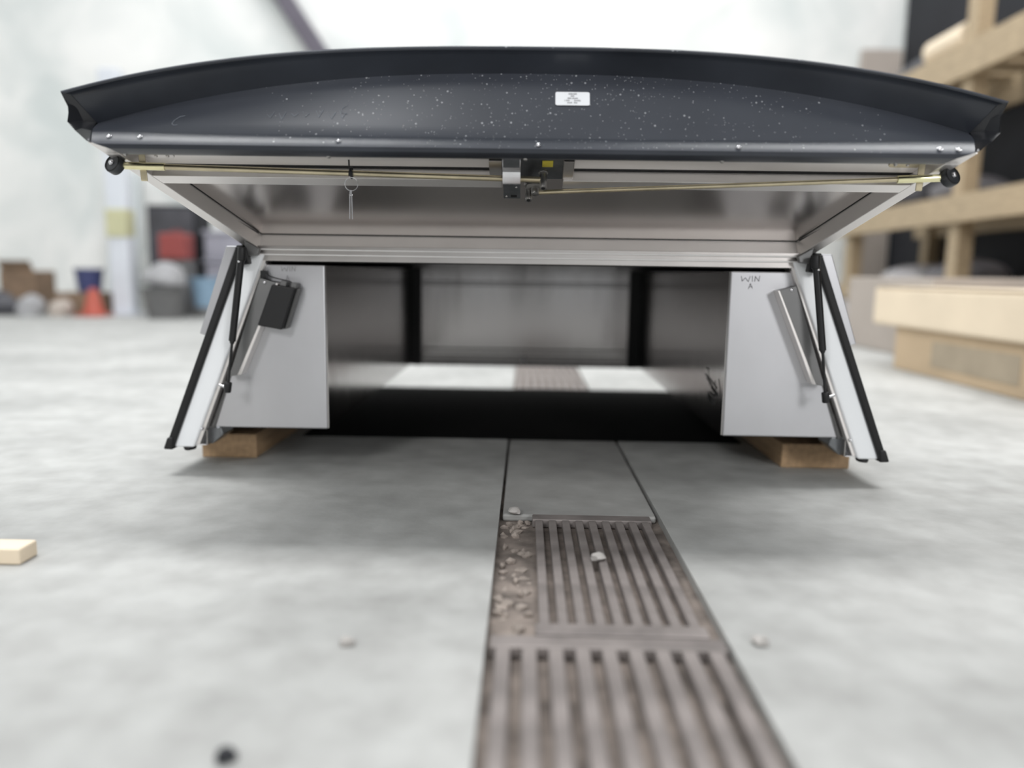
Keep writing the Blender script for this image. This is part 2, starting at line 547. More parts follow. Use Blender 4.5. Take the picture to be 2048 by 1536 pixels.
# ------------------------------------------------------------------ the canopy
CAN = thing('truck_canopy', 'low aluminium truck canopy with lifted rear door and black arched edge, set on timber bearers', 'truck canopy', (0, 1.70, 0.06))
ZB, ZT, YR, YF = 0.06, 0.5134, 1.70, 3.05


def sideX(z):
    return 0.80 - (z - 0.06) * 0.3913


def mir(pts, sx):
    return [(sx * p[0],) + tuple(p[1:]) for p in pts]


for sx in (-1, 1):
    nm = 'left' if sx < 0 else 'right'
    # outer side skin
    z0, z1 = ZB, ZT
    build('side_panel', MB().hexa([(sx * (sideX(z0) - 0.002), YR + 0.012, z0), (sx * (sideX(z0) - 0.012), YR + 0.012, z0), (sx * (sideX(z1) - 0.012), YR + 0.012, z1), (sx * (sideX(z1) - 0.002), YR + 0.012, z1)],
                                  [(sx * (sideX(z0) - 0.002), YF, z0), (sx * (sideX(z0) - 0.012), YF, z0), (sx * (sideX(z1) - 0.012), YF, z1), (sx * (sideX(z1) - 0.002), YF, z1)]), M['roof'], CAN)
    # white rear post
    zt = 0.492
    q = [(sideX(ZB) - 0.014, ZB + 0.001), (sideX(ZB) - 0.060, ZB + 0.001), (sideX(zt) - 0.062, zt), (sideX(zt) - 0.014, zt)]
    post = build('corner_post', MB().prism([(sx * x, z) for x, z in q], YR, YR + 0.05), M['white'], CAN, bevel=0.005, seg=3, smooth=True)
    lip = [(sideX(ZB) - 0.058, ZB + 0.006), (sideX(ZB) - 0.070, ZB + 0.006), (sideX(zt) - 0.068, zt), (sideX(zt) - 0.060, zt)]
    build('inner_channel', MB().prism([(sx * x, z) for x, z in lip], YR + 0.008, YR + 0.055), M['alu_frame'], CAN, bevel=0.001)
    lip2 = [(sideX(0.10) - 0.071, 0.10), (sideX(0.10) - 0.080, 0.10), (sideX(0.26) - 0.080, 0.26), (sideX(0.26) - 0.071, 0.26)]
    build('inner_channel', MB().prism([(sx * x, z) for x, z in lip2], YR + 0.03, YR + 0.06), M['alu_dull'], CAN, bevel=0.001)
    # rubber seal along the outer edge
    build('door_seal', MB().hexa([(sx * (sideX(0.06) + 0.002), YR - 0.008, 0.06), (sx * (sideX(0.06) - 0.0145), YR - 0.008, 0.06), (sx * (sideX(0.51) - 0.0145), YR - 0.008, 0.51), (sx * (sideX(0.51) + 0.002), YR - 0.008, 0.51)],
                                 [(sx * (sideX(0.06) + 0.002), YR + 0.012, 0.06), (sx * (sideX(0.06) - 0.0145), YR + 0.012, 0.06), (sx * (sideX(0.51) - 0.0145), YR + 0.012, 0.51), (sx * (sideX(0.51) + 0.002), YR + 0.012, 0.51)]), M['rubber'], CAN, bevel=0.003, seg=3, smooth=True)
    build('seal_foot', MB().prism([(sx * 0.805, 0.058), (sx * 0.783, 0.057), (sx * 0.781, 0.085), (sx * 0.795, 0.085)], YR - 0.012, YR + 0.02), M['rubber'], CAN, bevel=0.004, seg=3, smooth=True)
    # lift-up side door, its end seen outside the seal
    build('side_door', MB().prism([(sx * (sideX(0.316) + 0.003), 0.312), (sx * (sideX(0.316) + 0.018), 0.317), (sx * (sideX(0.505) + 0.026), 0.508), (sx * (sideX(0.505) + 0.003), 0.508)], YR + 0.002, YF - 0.06), M['alu_satin'], CAN, bevel=0.002)
    # inner toolbox
    bx = [(0.4434, 0.1045), (0.699, 0.1045), (0.574, 0.4695), (0.4434, 0.4695)]
    tb = build('side_box', MB().prism([(sx * x, z) for x, z in bx], 1.72, 3.02), M['alu_satin'], CAN, bevel=0.003)
    fc = [(0.4434, 0.1045), (0.4434, 0.4745)]
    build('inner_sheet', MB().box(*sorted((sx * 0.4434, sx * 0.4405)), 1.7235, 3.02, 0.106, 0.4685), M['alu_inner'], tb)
    # raised channel on the box front, parallel to the post
    ch = [(0.541, 0.430), (0.577, 0.440), (0.652, 0.224), (0.632, 0.228)]
    c = build('channel_cover', MB().prism([(sx * x, z) for x, z in ch], 1.692, 1.7195), M['alu_dull'], tb, bevel=0.001)
    ce = [(0.541, 0.430), (0.537, 0.429), (0.623, 0.229), (0.632, 0.228)]
    build('channel_edge', MB().prism([(sx * x, z) for x, z in ce], 1.688, 1.7195), M['alu_frame'], tb, bevel=0.0008)
    build('rivet', MB().dome((sx * 0.567, 1.692, 0.431), (0, -1, 0), 0.004, 0.003), M['steel'], tb, smooth=True)
    # bottom bracket
    bq = [(0.738, 0.063), (0.712, 0.062), (0.686, 0.084), (0.690, 0.103), (0.727, 0.103)]
    br = build('corner_bracket', MB().prism([(sx * x, z) for x, z in bq], 1.735, 1.80), M['zinc_dark'], CAN, bevel=0.003)
    build('bracket_plate', MB().prism([(sx * 0.741, 0.064), (sx * 0.717, 0.064), (sx * 0.717, 0.0665), (sx * 0.741, 0.0665)], 1.712, 1.735), M['steel'], br)
    build('bracket_plate', MB().prism([(sx * 0.717, 0.064), (sx * 0.7145, 0.064), (sx * 0.7145, 0.10), (sx * 0.717, 0.10)], 1.715, 1.735), M['nickel'], br)
    build('bolt', MB().dome((sx * 0.722, 1.705, 0.103), (0, -1, 0.1), 0.004, 0.004), M['steel'], br, smooth=True)
    build('rubber_foot', MB().lump((sx * 0.757, 1.72, 0.058), 0.013, 0.02, 0.010, 0.02, 3, 2), M['rubber'], CAN, smooth=True)
    # gas strut
    top = Vector((sx * 0.602, 1.655, 0.488)); mid = Vector((sx * 0.628, 1.655, 0.306)); end = Vector((sx * 0.643, 1.66, 0.205))
    st = build('gas_strut', MB().cyl(top, mid, 0.0075, n=18), M['strut'], CAN, smooth=True)
    build('piston_rod', MB().cyl(mid, end, 0.003, n=10), M['strut'], st, smooth=True)
    build('collar', MB().cyl(mid + (top - mid) * 0.0, mid + (mid - top).normalized() * 0.006, 0.006, 0.004, n=14), M['black'], st, smooth=True)
    build('end_socket', MB().cyl(end + Vector((-sx * 0.001, 0, 0.011)), end + Vector((sx * 0.0015, 0, -0.012)), 0.0085, 0.0075, n=14), M['black'], st, bevel=0.002, smooth=True)
    build('ball_stud', MB().cyl(end + Vector((sx * 0.004, 0, 0)), end + Vector((sx * 0.02, 0.004, 0.004)), 0.0028, n=10), M['steel'], st, smooth=True)
    build('end_socket', MB().cyl(top + Vector((0, 0, -0.012)), top + Vector((-sx * 0.002, 0, 0.016)), 0.0088, n=14), M['black'], st, bevel=0.002, smooth=True)
    build('ball_stud', MB().dome((sx * 0.6045, 1.646, 0.474), (0, -1, 0), 0.0028, 0.003), M['steel'], st, smooth=True)
    # dark hinge plate at the top of the post
    build('hinge_plate', MB().prism([(sx * 0.592, 0.470), (sx * 0.618, 0.466), (sx * 0.622, 0.505), (sx * 0.598, 0.505)], 1.672, 1.69), M['black'], CAN, bevel=0.002)

# handwriting on the box fronts
pen = MB()
Yp = 1.7195
WR = [[(0.466, 0.459), (0.4685, 0.4485), (0.475, 0.4555), (0.4815, 0.4475), (0.4855, 0.459)], [(0.490, 0.4595), (0.4905, 0.448)],
      [(0.4955, 0.448), (0.4965, 0.4590), (0.5045, 0.4485), (0.506, 0.460)], [(0.4828, 0.432), (0.4868, 0.4435), (0.4915, 0.4325)], [(0.4845, 0.4365), (0.4905, 0.437)]]
for st in WR:
    pen.ribbon([(x, Yp, z) for x, z in st], 0.0011)
boxes = [o for o in CAN.children if o.name.startswith('side_box')]
build('pencil_writing', pen, M['pen'], boxes[1])
pen = MB()
for st in WR:
    pen.ribbon([(-0.5385 + (x - 0.466) * 0.78, Yp, 0.4555 + (z - 0.448) * 0.95) for x, z in st[:]] if st[0][1] > 0.445 or st[0][1] > 0.44 else
               [(-0.5285 + (x - 0.4828) * 0.8, Yp, 0.4345 + (z - 0.432)) for x, z in st], 0.0009)
build('pencil_writing', pen, M['pen_faint'], boxes[0])
# tape residue on the inner face of the right box
sm = MB()
rnd = random.Random(5)
for (y0, z0, y1, z1, w) in [(1.90, 0.222, 1.78, 0.205, 0.004), (1.88, 0.214, 1.80, 0.196, 0.005), (1.87, 0.240, 1.85, 0.200, 0.003), (1.80, 0.217, 1.795, 0.186, 0.004),
                            (1.83, 0.20, 1.77, 0.19, 0.008), (1.86, 0.176, 1.80, 0.170, 0.016), (1.84, 0.186, 1.79, 0.186, 0.006), (1.90, 0.236, 1.86, 0.238, 0.0025), (1.765, 0.226, 1.75, 0.19, 0.003)]:
    sm.ribbon([(0.4404, y0, z0), (0.4404, (y0 + y1) / 2 + rnd.uniform(-.01, .01), (z0 + z1) / 2 + rnd.uniform(-.004, .004)), (0.4404, y1, z1)], w, (-1, 0, 0))
build('tape_residue', sm, M['smear'], boxes[1])
# black control module with wires on the left box
mdl = build('control_module', MB().prism([(-0.549, 0.427), (-0.499, 0.420), (-0.530, 0.329), (-0.583, 0.338)], 1.683, 1.7195), M['black'], boxes[0], bevel=0.003)
mp = MB()
mp.prism([(-0.535, 0.424), (-0.521, 0.422), (-0.518, 0.434), (-0.531, 0.436)], 1.690, 1.7195)
mp.prism([(-0.511, 0.420), (-0.499, 0.418), (-0.496, 0.430), (-0.508, 0.432)], 1.690, 1.7195)
mp.prism([(-0.4995, 0.4195), (-0.493, 0.418), (-0.523, 0.331), (-0.530, 0.329)], 1.700, 1.7195)
build('module_plug', mp, M['bin'], boxes[0], bevel=0.002)
wr = MB()
wr.tube([(-0.566, 1.70, 0.452), (-0.556, 1.695, 0.444), (-0.535, 1.692, 0.4385), (-0.512, 1.692, 0.434), (-0.504, 1.695, 0.428)], 0.0012, 6)
wr.tube([(-0.571, 1.70, 0.441), (-0.553, 1.695, 0.4345), (-0.533, 1.695, 0.431)], 0.0012, 6)
wr.box(-0.578, -0.567, 1.70, 1.7195, 0.438, 0.456)
build('wiring', wr, M['black'], boxes[0])

# bulkhead, roof, header
bw = [(-0.773, 0.10), (0.773, 0.10), (0.613, 0.512), (0.3, 0.531), (0, 0.536), (-0.3, 0.531), (-0.613, 0.512)]
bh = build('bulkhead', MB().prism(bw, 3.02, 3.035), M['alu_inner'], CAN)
for z0, z1, y in ((0.4145, 0.4225, 3.014), (0.1430, 0.1650, 3.014), (0.1010, 0.1215, 3.014)):
    build('bulkhead_rail', MB().box(-0.440, 0.440, y, 3.0215, z0, z1), M['alu_inner'], bh, bevel=0.001)
for z in (0.4245, 0.4125, 0.1668, 0.1415, 0.1228):
    build('bulkhead_groove', MB().box(-0.440, 0.440, 3.0165, 3.0215, z - 0.0016, z + 0.0016), M['black'], bh)
for x0, x1 in ((-0.4395, -0.402), (0.395, 0.4395)):
    build('bulkhead_seal', MB().box(x0, x1, 3.008, 3.0215, 0.10, 0.4765), M['black'], bh, bevel=0.003)
build('bulkhead_stile', MB().box(-0.013, -0.003, 3.013, 3.0215, 0.4225, 0.497), M['alu_inner'], bh, bevel=0.001)
build('bulkhead_clip', MB().box(-0.012, 0.0, 3.008, 3.0215, 0.119, 0.139), M['alu_satin'], bh, bevel=0.002)
rows = []
for i in range(13):
    tt = -1 + 2 * i / 12
    rows.append((tt, 0.515 + 0.022 * (1 - tt * tt)))
mbr = MB()
mbr.grid([[(tt * 0.625, y, z) for tt, z in rows] for y in (1.735, 2.4, 3.06)])
build('roof', mbr, M['roof'], CAN, solid=0.012, smooth=True)
hd = build('header_beam', MB().box(-0.594, 0.594, 1.705, 1.75, 0.4775, 0.510), M['alu'], CAN, bevel=0.001)
for z in (0.5005, 0.4895):
    build('header_ridge', MB().box(-0.590, 0.590, 1.7005, 1.706, z, z + 0.003), M['ridge'], hd, bevel=0.001)
build('header_crown', MB().prism([(-0.594, 0.495), (0.594, 0.495), (0.606, 0.512), (0.3, 0.530), (0, 0.536), (-0.3, 0.530), (-0.606, 0.512)], 1.751, 1.765), M['roof'], CAN)
build('header_lip', MB().box(-0.575, 0.575, 1.72, 1.735, 0.4755, 0.479), M['rubber'], hd)

# ------------------------------------------------------------------ rear door
EA = math.radians(24.4)
ce_, se_ = math.cos(EA), math.sin(EA)


def D(x, s, n):
    return Vector((x, 1.70 - s * ce_ + n * se_, 0.508 + s * se_ + n * ce_))


def dbox(mb, x0, x1, s0, s1, n0, n1):
    return mb.hexa([D(x0, s1, n0), D(x1, s1, n0), D(x1, s1, n1), D(x0, s1, n1)],
                   [D(x0, s0, n0), D(x1, s0, n0), D(x1, s0, n1), D(x0, s0, n1)])


def ox(s):          # outer half width of the door frame
    return 0.612 + (s - 0.0) * (0.748 - 0.612) / 0.386


DOOR = bpy.data.objects.new('rear_door', None)
COL.objects.link(DOOR)
DOOR.parent = CAN
DOOR.location = Vector((0, 1.70, 0.508)) - CAN.location
PN = 0.035
pan = MB()
pan.hexa([D(-ox(0.36) + 0.012, 0.36, PN), D(ox(0.36) - 0.012, 0.36, PN), D(ox(0.36) - 0.012, 0.36, PN + 0.004), D(-ox(0.36) + 0.012, 0.36, PN + 0.004)],
         [D(-ox(-0.03) + 0.012, -0.03, PN), D(ox(-0.03) - 0.012, -0.03, PN), D(ox(-0.03) - 0.012, -0.03, PN + 0.004), D(-ox(-0.03) + 0.012, -0.03, PN + 0.004)])
build('inner_panel', pan, M['alu_panel'], DOOR)
for sx in (-1, 1):
    def qd(s, n0, n1, w0=0.0, w1=0.026):
        return [D(sx * (ox(s) - w0), s, n0), D(sx * (ox(s) - w1), s, n0), D(sx * (ox(s) - w1), s, n1), D(sx * (ox(s) - w0), s, n1)]
    build('side_rail', MB().hexa(qd(0.350, 0.0, 0.042), qd(-0.025, 0.0, 0.042)).hexa(qd(0.383, 0.0, 0.010), qd(0.3495, 0.0, 0.010)), M['alu_frame'], DOOR, bevel=0.0012)
build('hinge_rail', MB().hexa([D(-ox(-0.012) + 0.026, -0.012, 0), D(ox(-0.012) - 0.026, -0.012, 0), D(ox(-0.012) - 0.026, -0.012, PN + .004), D(-ox(-0.012) + 0.026, -0.012, PN + .004)],
                              [D(-ox(-0.03) + 0.026, -0.022, 0), D(ox(-0.03) - 0.026, -0.022, 0), D(ox(-0.03) - 0.026, -0.022, PN + .004), D(-ox(-0.03) + 0.026, -0.022, PN + .004)]), M['alu_frame'], DOOR, bevel=0.001)


sm = MB()
sm.hexa([D(-0.585, -0.0118, PN - 0.0006), D(0.585, -0.0118, PN - 0.0006), D(0.585, -0.0118, PN + 0.001), D(-0.585, -0.0118, PN + 0.001)],
        [D(-0.586, -0.0088, PN - 0.0006), D(0.586, -0.0088, PN - 0.0006), D(0.586, -0.0088, PN + 0.001), D(-0.586, -0.0088, PN + 0.001)])
for sx in (-1, 1):
    a_, b_ = -0.0118, 0.25
    sm.hexa([D(sx * (ox(a_) - 0.026), a_, PN - 0.0006), D(sx * (ox(a_) - 0.0285), a_, PN - 0.0006), D(sx * (ox(a_) - 0.0285), a_, PN + 0.001), D(sx * (ox(a_) - 0.026), a_, PN + 0.001)],
            [D(sx * (ox(b_) - 0.026), b_, PN - 0.0006), D(sx * (ox(b_) - 0.0285), b_, PN - 0.0006), D(sx * (ox(b_) - 0.0285), b_, PN + 0.001), D(sx * (ox(b_) - 0.026), b_, PN + 0.001)])
build('panel_seam', sm, M['black'], DOOR)


def cross_rail(name, s0, s1, n0, n1, xa, xb, mt):
    mb = MB()
    fa = lambda s: -ox(s) + 0.026 if xa is None else xa
    fb = lambda s: ox(s) - 0.026 if xb is None else xb
    mb.hexa([D(fa(s1), s1, n0), D(fb(s1), s1, n0), D(fb(s1), s1, n1), D(fa(s1), s1, n1)],
            [D(fa(s0), s0, n0), D(fb(s0), s0, n0), D(fb(s0), s0, n1), D(fa(s0), s0, n1)])
    return build(name, mb, mt, DOOR, bevel=0.001)


# near rail: bottom face, front face, then a dark gap and the outer flange (both interrupted by the lock recess)
cross_rail('front_rail', 0.254, 0.280, 0.0, 0.0215, None, -0.048, M['alu_frame'])
cross_rail('front_rail', 0.254, 0.280, 0.0, 0.0215, 0.062, None, M['alu_frame'])
cross_rail('front_rail_core', 0.254, 0.340, 0.0255, PN, None, None, M['alu_dull'])
cross_rail('outer_flange', 0.286, 0.338, 0.0217, 0.025, None, -0.070, M['alu_frame'])
cross_rail('outer_flange', 0.286, 0.338, 0.0217, 0.025, 0.080, None, M['alu_frame'])
build('rail_gusset', dbox(MB(), -0.070, -0.047, 0.258, 0.336, 0.004, 0.0215), M['alu'], DOOR, bevel=0.001)
build('rail_gusset', dbox(MB(), 0.061, 0.080, 0.258, 0.336, 0.004, 0.0215), M['alu'], DOOR, bevel=0.001)
build('lock_recess', dbox(MB(), -0.047, 0.061, 0.256, 0.338, 0.0185, 0.0215), M['zinc_dark'], DOOR)
build('slot_gap', MB().hexa([D(-0.69, 0.2862, 0.0215), D(-0.070, 0.2862, 0.0215), D(-0.070, 0.2862, 0.0218), D(-0.69, 0.2862, 0.0218)],
                            [D(-0.69, 0.2800, 0.0215), D(-0.070, 0.2800, 0.0215), D(-0.070, 0.2800, 0.0218), D(-0.69, 0.2800, 0.0218)]), M['black'], DOOR)
build('slot_gap', MB().hexa([D(0.082, 0.2862, 0.0215), D(0.69, 0.2862, 0.0215), D(0.69, 0.2862, 0.0218), D(0.082, 0.2862, 0.0218)],
                            [D(0.082, 0.2800, 0.0215), D(0.69, 0.2800, 0.0215), D(0.69, 0.2800, 0.0218), D(0.082, 0.2800, 0.0218)]), M['black'], DOOR)
build('warning_tag', dbox(MB(), 0.024, 0.043, 0.297, 0.316, 0.0175, 0.0185), M['yellow'], DOOR)
for sx in (-1, 1):
    # gusset at the hinge corner
    build('corner_gusset', MB().hexa([(sx * 0.604, 1.676, 0.521), (sx * 0.571, 1.676, 0.502), (sx * 0.575, 1.676, 0.489), (sx * 0.597, 1.676, 0.486)],
                                     [(sx * 0.604, 1.690, 0.521), (sx * 0.571, 1.690, 0.502), (sx * 0.575, 1.690, 0.489), (sx * 0.597, 1.690, 0.486)]), M['alu_dull'], DOOR, bevel=0.002)
    # rod guide and its screw plate
    gd = build('rod_guide', MB().hexa([D(sx * 0.690, 0.304, -0.024), D(sx * 0.678, 0.304, -0.024), D(sx * 0.678, 0.330, 0.018), D(sx * 0.690, 0.330, 0.018)],
                                      [D(sx * 0.690, 0.301, -0.024), D(sx * 0.678, 0.301, -0.024), D(sx * 0.678, 0.327, 0.018), D(sx * 0.690, 0.327, 0.018)]), M['gold_dull'], DOOR, bevel=0.001)
    pl = []
    for a in range(9):
        th = math.pi / 2 + math.pi * a / 8
        pl.append((sx * (0.640 + 0.0085 * math.cos(th)), 0.316 + 0.0085 * math.sin(th)))
    pl += [(sx * 0.685, 0.3075), (sx * 0.685, 0.3245)]
    build('guide_plate', MB().hexa([D(x, s, 0.0185) for x, s in pl], [D(x, s, 0.0216) for x, s in pl]), M['alu'] if sx < 0 else M['gold_dull'], DOOR, bevel=0.0006)
    for xx in (0.643, 0.664):
        build('plate_rivet', MB().dome(D(sx * xx, 0.316, 0.0185), D(0, 0, -1) - D(0, 0, 0), 0.0032, 0.0022), M['alu'], DOOR, smooth=True)

RODN = -0.010


def rod_pt(px_x, s, n=RODN):
    return D(px_x, s, n)


# locking rods: left runs to the upper pivot, right to the lower one
la, lb = D(-0.718, 0.330, RODN), D(0.022, 0.300, RODN)
ra, rb = D(0.722, 0.323, RODN), D(0.010, 0.256, RODN)
for nm, a, b, rr in (('left', la, lb, 0.0052), ('right', ra, rb, 0.0042)):
    d = (b - a).normalized()
    rod = build('lock_rod', MB().cyl(a + d * 0.07, b, rr, n=14), M['gold_dull'], DOOR, smooth=True)
    build('rod_sleeve', MB().cyl(a - d * 0.0, a + d * 0.080, 0.0066, n=16), M['gold'], rod, bevel=0.001, smooth=True)
    # roller with its axle bolt, facing the camera
    sx = -1 if nm == 'left' else 1
    c = a - d * 0.006
    ax = Vector((sx * 0.34, -0.85, 0.36)).normalized()
    ro = build('roller', MB().cyl(c - ax * 0.006, c + ax * 0.008, 0.0168, n=32), M['roller'], DOOR, bevel=0.0015, seg=2, smooth=True)
    rim = MB()
    ring = []
    s_ = ax.orthogonal().normalized(); t_ = ax.cross(s_)
    for i in range(24):
        th = 2 * math.pi * i / 24
        ring.append(c + ax * 0.0082 + (s_ * math.cos(th) + t_ * math.sin(th)) * 0.0148)
    rim.tube(ring, 0.0013, 6, closed=True)
    build('roller_rim', rim, M['rubber'], DOOR, smooth=True)
    build('axle_bolt', MB().cyl(c + ax * 0.008, c + ax * 0.0110, 0.0050, n=14).dome(c + ax * 0.0110, ax, 0.0042, 0.003), M['steel'], DOOR, bevel=0.0006, smooth=True)

# rotary lock: bent plate, cam and pivot nipples
lx0, lx1 = -0.0455, -0.0145
prof = [(0.356, 0.012), (0.350, -0.004), (0.343, -0.010)]
for i in range(7):
    a = math.pi * i / 6
    prof.append((0.328 - 0.014 * math.sin(a) * 0.2 - i * 0.0042, -0.012 - 0.014 * math.sin(a)))
lp = MB(); lp.grid([[D(lx0, s, n), D(lx1, s, n)] for s, n in prof])
build('latch_strap', lp, M['steel'], DOOR, solid=0.002, smooth=True)
build('latch_plate', dbox(MB(), lx0, lx1, 0.240, 0.304, -0.014, -0.0115), M['zinc_dark'], DOOR, bevel=0.001)
build('latch_plate', dbox(MB(), lx0 + 0.001, lx1 - 0.001, 0.340, 0.366, -0.012, -0.0095), M['zinc_dark'], DOOR, bevel=0.001)
for (x, s) in ((-0.040, 0.248), (-0.022, 0.280), (-0.034, 0.292)):
    build('plate_rivet', MB().dome(D(x, s, -0.014), D(0, 0, -1) - D(0, 0, 0), 0.0024, 0.002), M['nickel'], DOOR, smooth=True)
build('plate_slot', dbox(MB(), -0.032, -0.021, 0.246, 0.253, -0.0146, -0.014), M['black'], DOOR)
cam_ = build('lock_cam', MB().cyl(D(0.012, 0.270, -0.004), D(0.012, 0.270, -0.010), 0.017, n=22), M['nickel'], DOOR, bevel=0.001, smooth=True)
build('cam_boss', MB().cyl(D(0.012, 0.270, -0.010), D(0.012, 0.270, -0.022), 0.008, 0.007, n=16), M['nickel'], DOOR, bevel=0.001, smooth=True)
for (x, s) in ((0.026, 0.300), (0.0005, 0.258)):
    p0 = D(x, s, RODN + 0.012); p1 = D(x, s, RODN) + Vector((0, -0.010, -0.016))
    build('pivot_nipple', MB().cyl(p0, p1, 0.0062, 0.0066, n=16), M['nickel'], DOOR, bevel=0.0008, smooth=True)
    dd = (p1 - p0).normalized()
    build('nipple_bore', MB().cyl(p1, p1 + dd * 0.0004, 0.0036, n=14), M['black'], DOOR)
    build('nipple_head', MB().cyl(p0 - dd * 0.004, p0, 0.0095, 0.0085, n=8), M['nickel'], DOOR, bevel=0.0008)

# black arched edge moulding: lip, bright bend, dished face, overhanging brow and rim
NX = 64


def zj(x):
    return 0.797 - 0.091 * (abs(x) / 0.757) ** 2.4


def ztop(x):
    return 0.831 - 0.079 * (abs(x) / 0.792) ** 2.7


prof = []                                   # (half width, function t,x -> (y, z))
prof.append((0.684, lambda x: (1.352, 0.6475)))
prof.append((0.690, lambda x: (1.3400, 0.6485)))
prof.append((0.700, lambda x: (1.3280, 0.6540)))
prof.append((0.722, lambda x: (1.3270, 0.6610)))
prof.append((0.737, lambda x: (1.3320, 0.6680)))
prof.append((0.738, lambda x: (1.3440, 0.6790)))
prof.append((0.738, lambda x: (1.3500, 0.6850)))
for k in (0.2, 0.45, 0.7, 0.88):
    prof.append((0.738 + 0.014 * k, lambda x, k=k: (1.3500 + 0.0500 * k ** 1.15, 0.685 + (zj(x) - 0.685) * k)))
prof.append((0.755, lambda x: (1.400, zj(x))))
for k in (0.3, 0.6, 0.82, 0.92):
    prof.append((0.757 + 0.022 * k, lambda x, k=k: (1.399 - 0.034 * k, zj(x) + 0.0025 + (ztop(x) - 0.007 - zj(x) - 0.0025) * k)))
prof.append((0.780, lambda x: (1.3635, ztop(x) - 0.0075)))
prof.append((0.786, lambda x: (1.3590, ztop(x) - 0.0060)))
prof.append((0.791, lambda x: (1.3575, ztop(x) - 0.0030)))
prof.append((0.793, lambda x: (1.3590, ztop(x) - 0.0005)))
prof.append((0.794, lambda x: (1.3640, ztop(x))))
prof.append((0.794, lambda x: (1.3900, ztop(x) - 0.002)))
rows = []
for hw, fn in prof:
    r = []
    for i in range(NX + 1):
        x = hw * (-1 + 2 * i / NX)
        y, z = fn(x)
        r.append((x, y, z))
    rows.append(r)
mo = build('edge_moulding', MB().grid(rows), M['moulding'], DOOR, smooth=True)
mo.modifiers['split'].split_angle = math.radians(33)
# ends of the moulding, folded round the corner
for sx in (-1, 1):
    e = MB()
    inn = [(0.730, 1.330, 0.667), (0.738, 1.350, 0.685), (0.7565, 1.400, zj(0.757) + 0.001), (0.779, 1.3665, ztop(0.779) - 0.008), (0.794, 1.362, ztop(0.794))]
    mid = [(0.742, 1.343, 0.668), (0.762, 1.362, 0.690), (0.776, 1.385, 0.708), (0.783, 1.374, 0.732), (0.7945, 1.364, ztop(0.794) - 0.002)]
    out = [(0.748, 1.352, 0.670), (0.772, 1.362, 0.688), (0.787, 1.366, 0.702), (0.785, 1.366, 0.726), (0.795, 1.366, ztop(0.794) - 0.003)]
    bk = [(0.700, 1.43, 0.648), (0.712, 1.44, 0.672), (0.725, 1.445, 0.695), (0.735, 1.445, 0.715), (0.740, 1.44, 0.745)]
    hg = [(0.585, 1.715, 0.535), (0.588, 1.72, 0.540), (0.590, 1.725, 0.545), (0.590, 1.725, 0.550), (0.590, 1.725, 0.555)]
    e.grid([mir(r, sx) for r in (inn, mid, out, bk, hg)])
    build('moulding_end', e, M['roof'], DOOR, solid=0.003, smooth=True)
# crowned outer skin of the door back to the hinge
sk = []
for k in range(7):
    a = k / 6
    r = []
    for i in range(25):
        tt = -1 + 2 * i / 24
        hw = 0.794 * (1 - a) + 0.595 * a
        x = tt * hw
        zn = ztop(tt * 0.794) - 0.002
        zh = 0.553 + 0.022 * (1 - tt * tt)
        r.append((x, 1.388 * (1 - a) + 1.728 * a, zn * (1 - a) + zh * a + 0.03 * math.sin(math.pi * a) * (1 - tt * tt)))
    sk.append(r)
build('outer_skin', MB().grid(sk), M['roof'], DOOR, solid=0.004, smooth=True)


# face normal of the lower screw strip
scn = Vector((0, -0.75, 0.66))
for x, z in ((-0.703, 0.674), (-0.651, 0.674), (-0.317, 0.671), (0.015, 0.668), (0.344, 0.668), (0.673, 0.669), (0.703, 0.668)):
    y = 1.3315 + (z - 0.668) * 1.1
    build('screw', MB().cyl((x, y - 0.0003, z), Vector((x, y, z)) + scn * 0.0015, 0.0043, 0.0043, n=12).dome(Vector((x, y, z)) + scn * 0.0015, scn, 0.0034, 0.0026), M['steel'], DOOR, smooth=True)
for x in (-0.682, -0.337, -0.006, 0.322, 0.61):
    build('lip_screw', MB().dome((x, 1.347, 0.6475), (0, -0.5, -0.86), 0.0036, 0.0028), M['nickel'], DOOR, smooth=True)


def face_pt(x, z, lift=0.0):
    """a point on the dished lower face of the moulding"""
    k = (z - 0.685) / (zj(x) - 0.685)
    k = max(0.0, min(1.0, k))
    y = 1.3500 + 0.0500 * k ** 1.15
    return Vector((x, y - lift * 0.9, z + lift * 0.42))


# white sticker
sp = []
for cx, cz, a0 in ((0.0975, 0.7600, 0), (0.0465, 0.7600, 90), (0.0465, 0.7410, 180), (0.0975, 0.7410, 270)):
    for k in range(5):
        th = math.radians(a0 + 22.5 * k)
        sp.append(face_pt(cx + 0.0035 * math.cos(th), cz + 0.0025 * math.sin(th), 0.0022))
stk = build('sticker', MB().poly(sp), M['label_white'], DOOR, solid=0.0004)
ink = MB()
LN = [(0.7588, [(0.0655, 0.0725), (0.0735, 0.0795)], 0.0022), (0.7548, [(0.0692, 0.0752)], 0.0018), (0.7508, [(0.0640, 0.0700), (0.0715, 0.0815)], 0.0020),
      (0.7468, [(0.0588, 0.0596), (0.0614, 0.0672), (0.0750, 0.0860)], 0.0019), (0.7428, [(0.0634, 0.0700), (0.0708, 0.0716), (0.0745, 0.0800)], 0.0018)]
rnd = random.Random(3)
for z, words, h in LN:
    for a, b in words:
        x = a
        while x < b - 0.0003:
            hh = h * rnd.uniform(0.6, 1.0)
            p, q = face_pt(x, z - h / 2, 0.0030), face_pt(x, z - h / 2 + hh, 0.0030)
            ink.ribbon([p, q], 0.0007, scn)
            x += 0.00125
build('sticker_print', ink, M['ink'], DOOR)
# faint scuffs and finger writing in the dust
cs = MB()


def scuff(pts, w=0.0009):
    cs.ribbon([face_pt(x, z, 0.0006) for x, z in pts], w, scn, 0.0002)


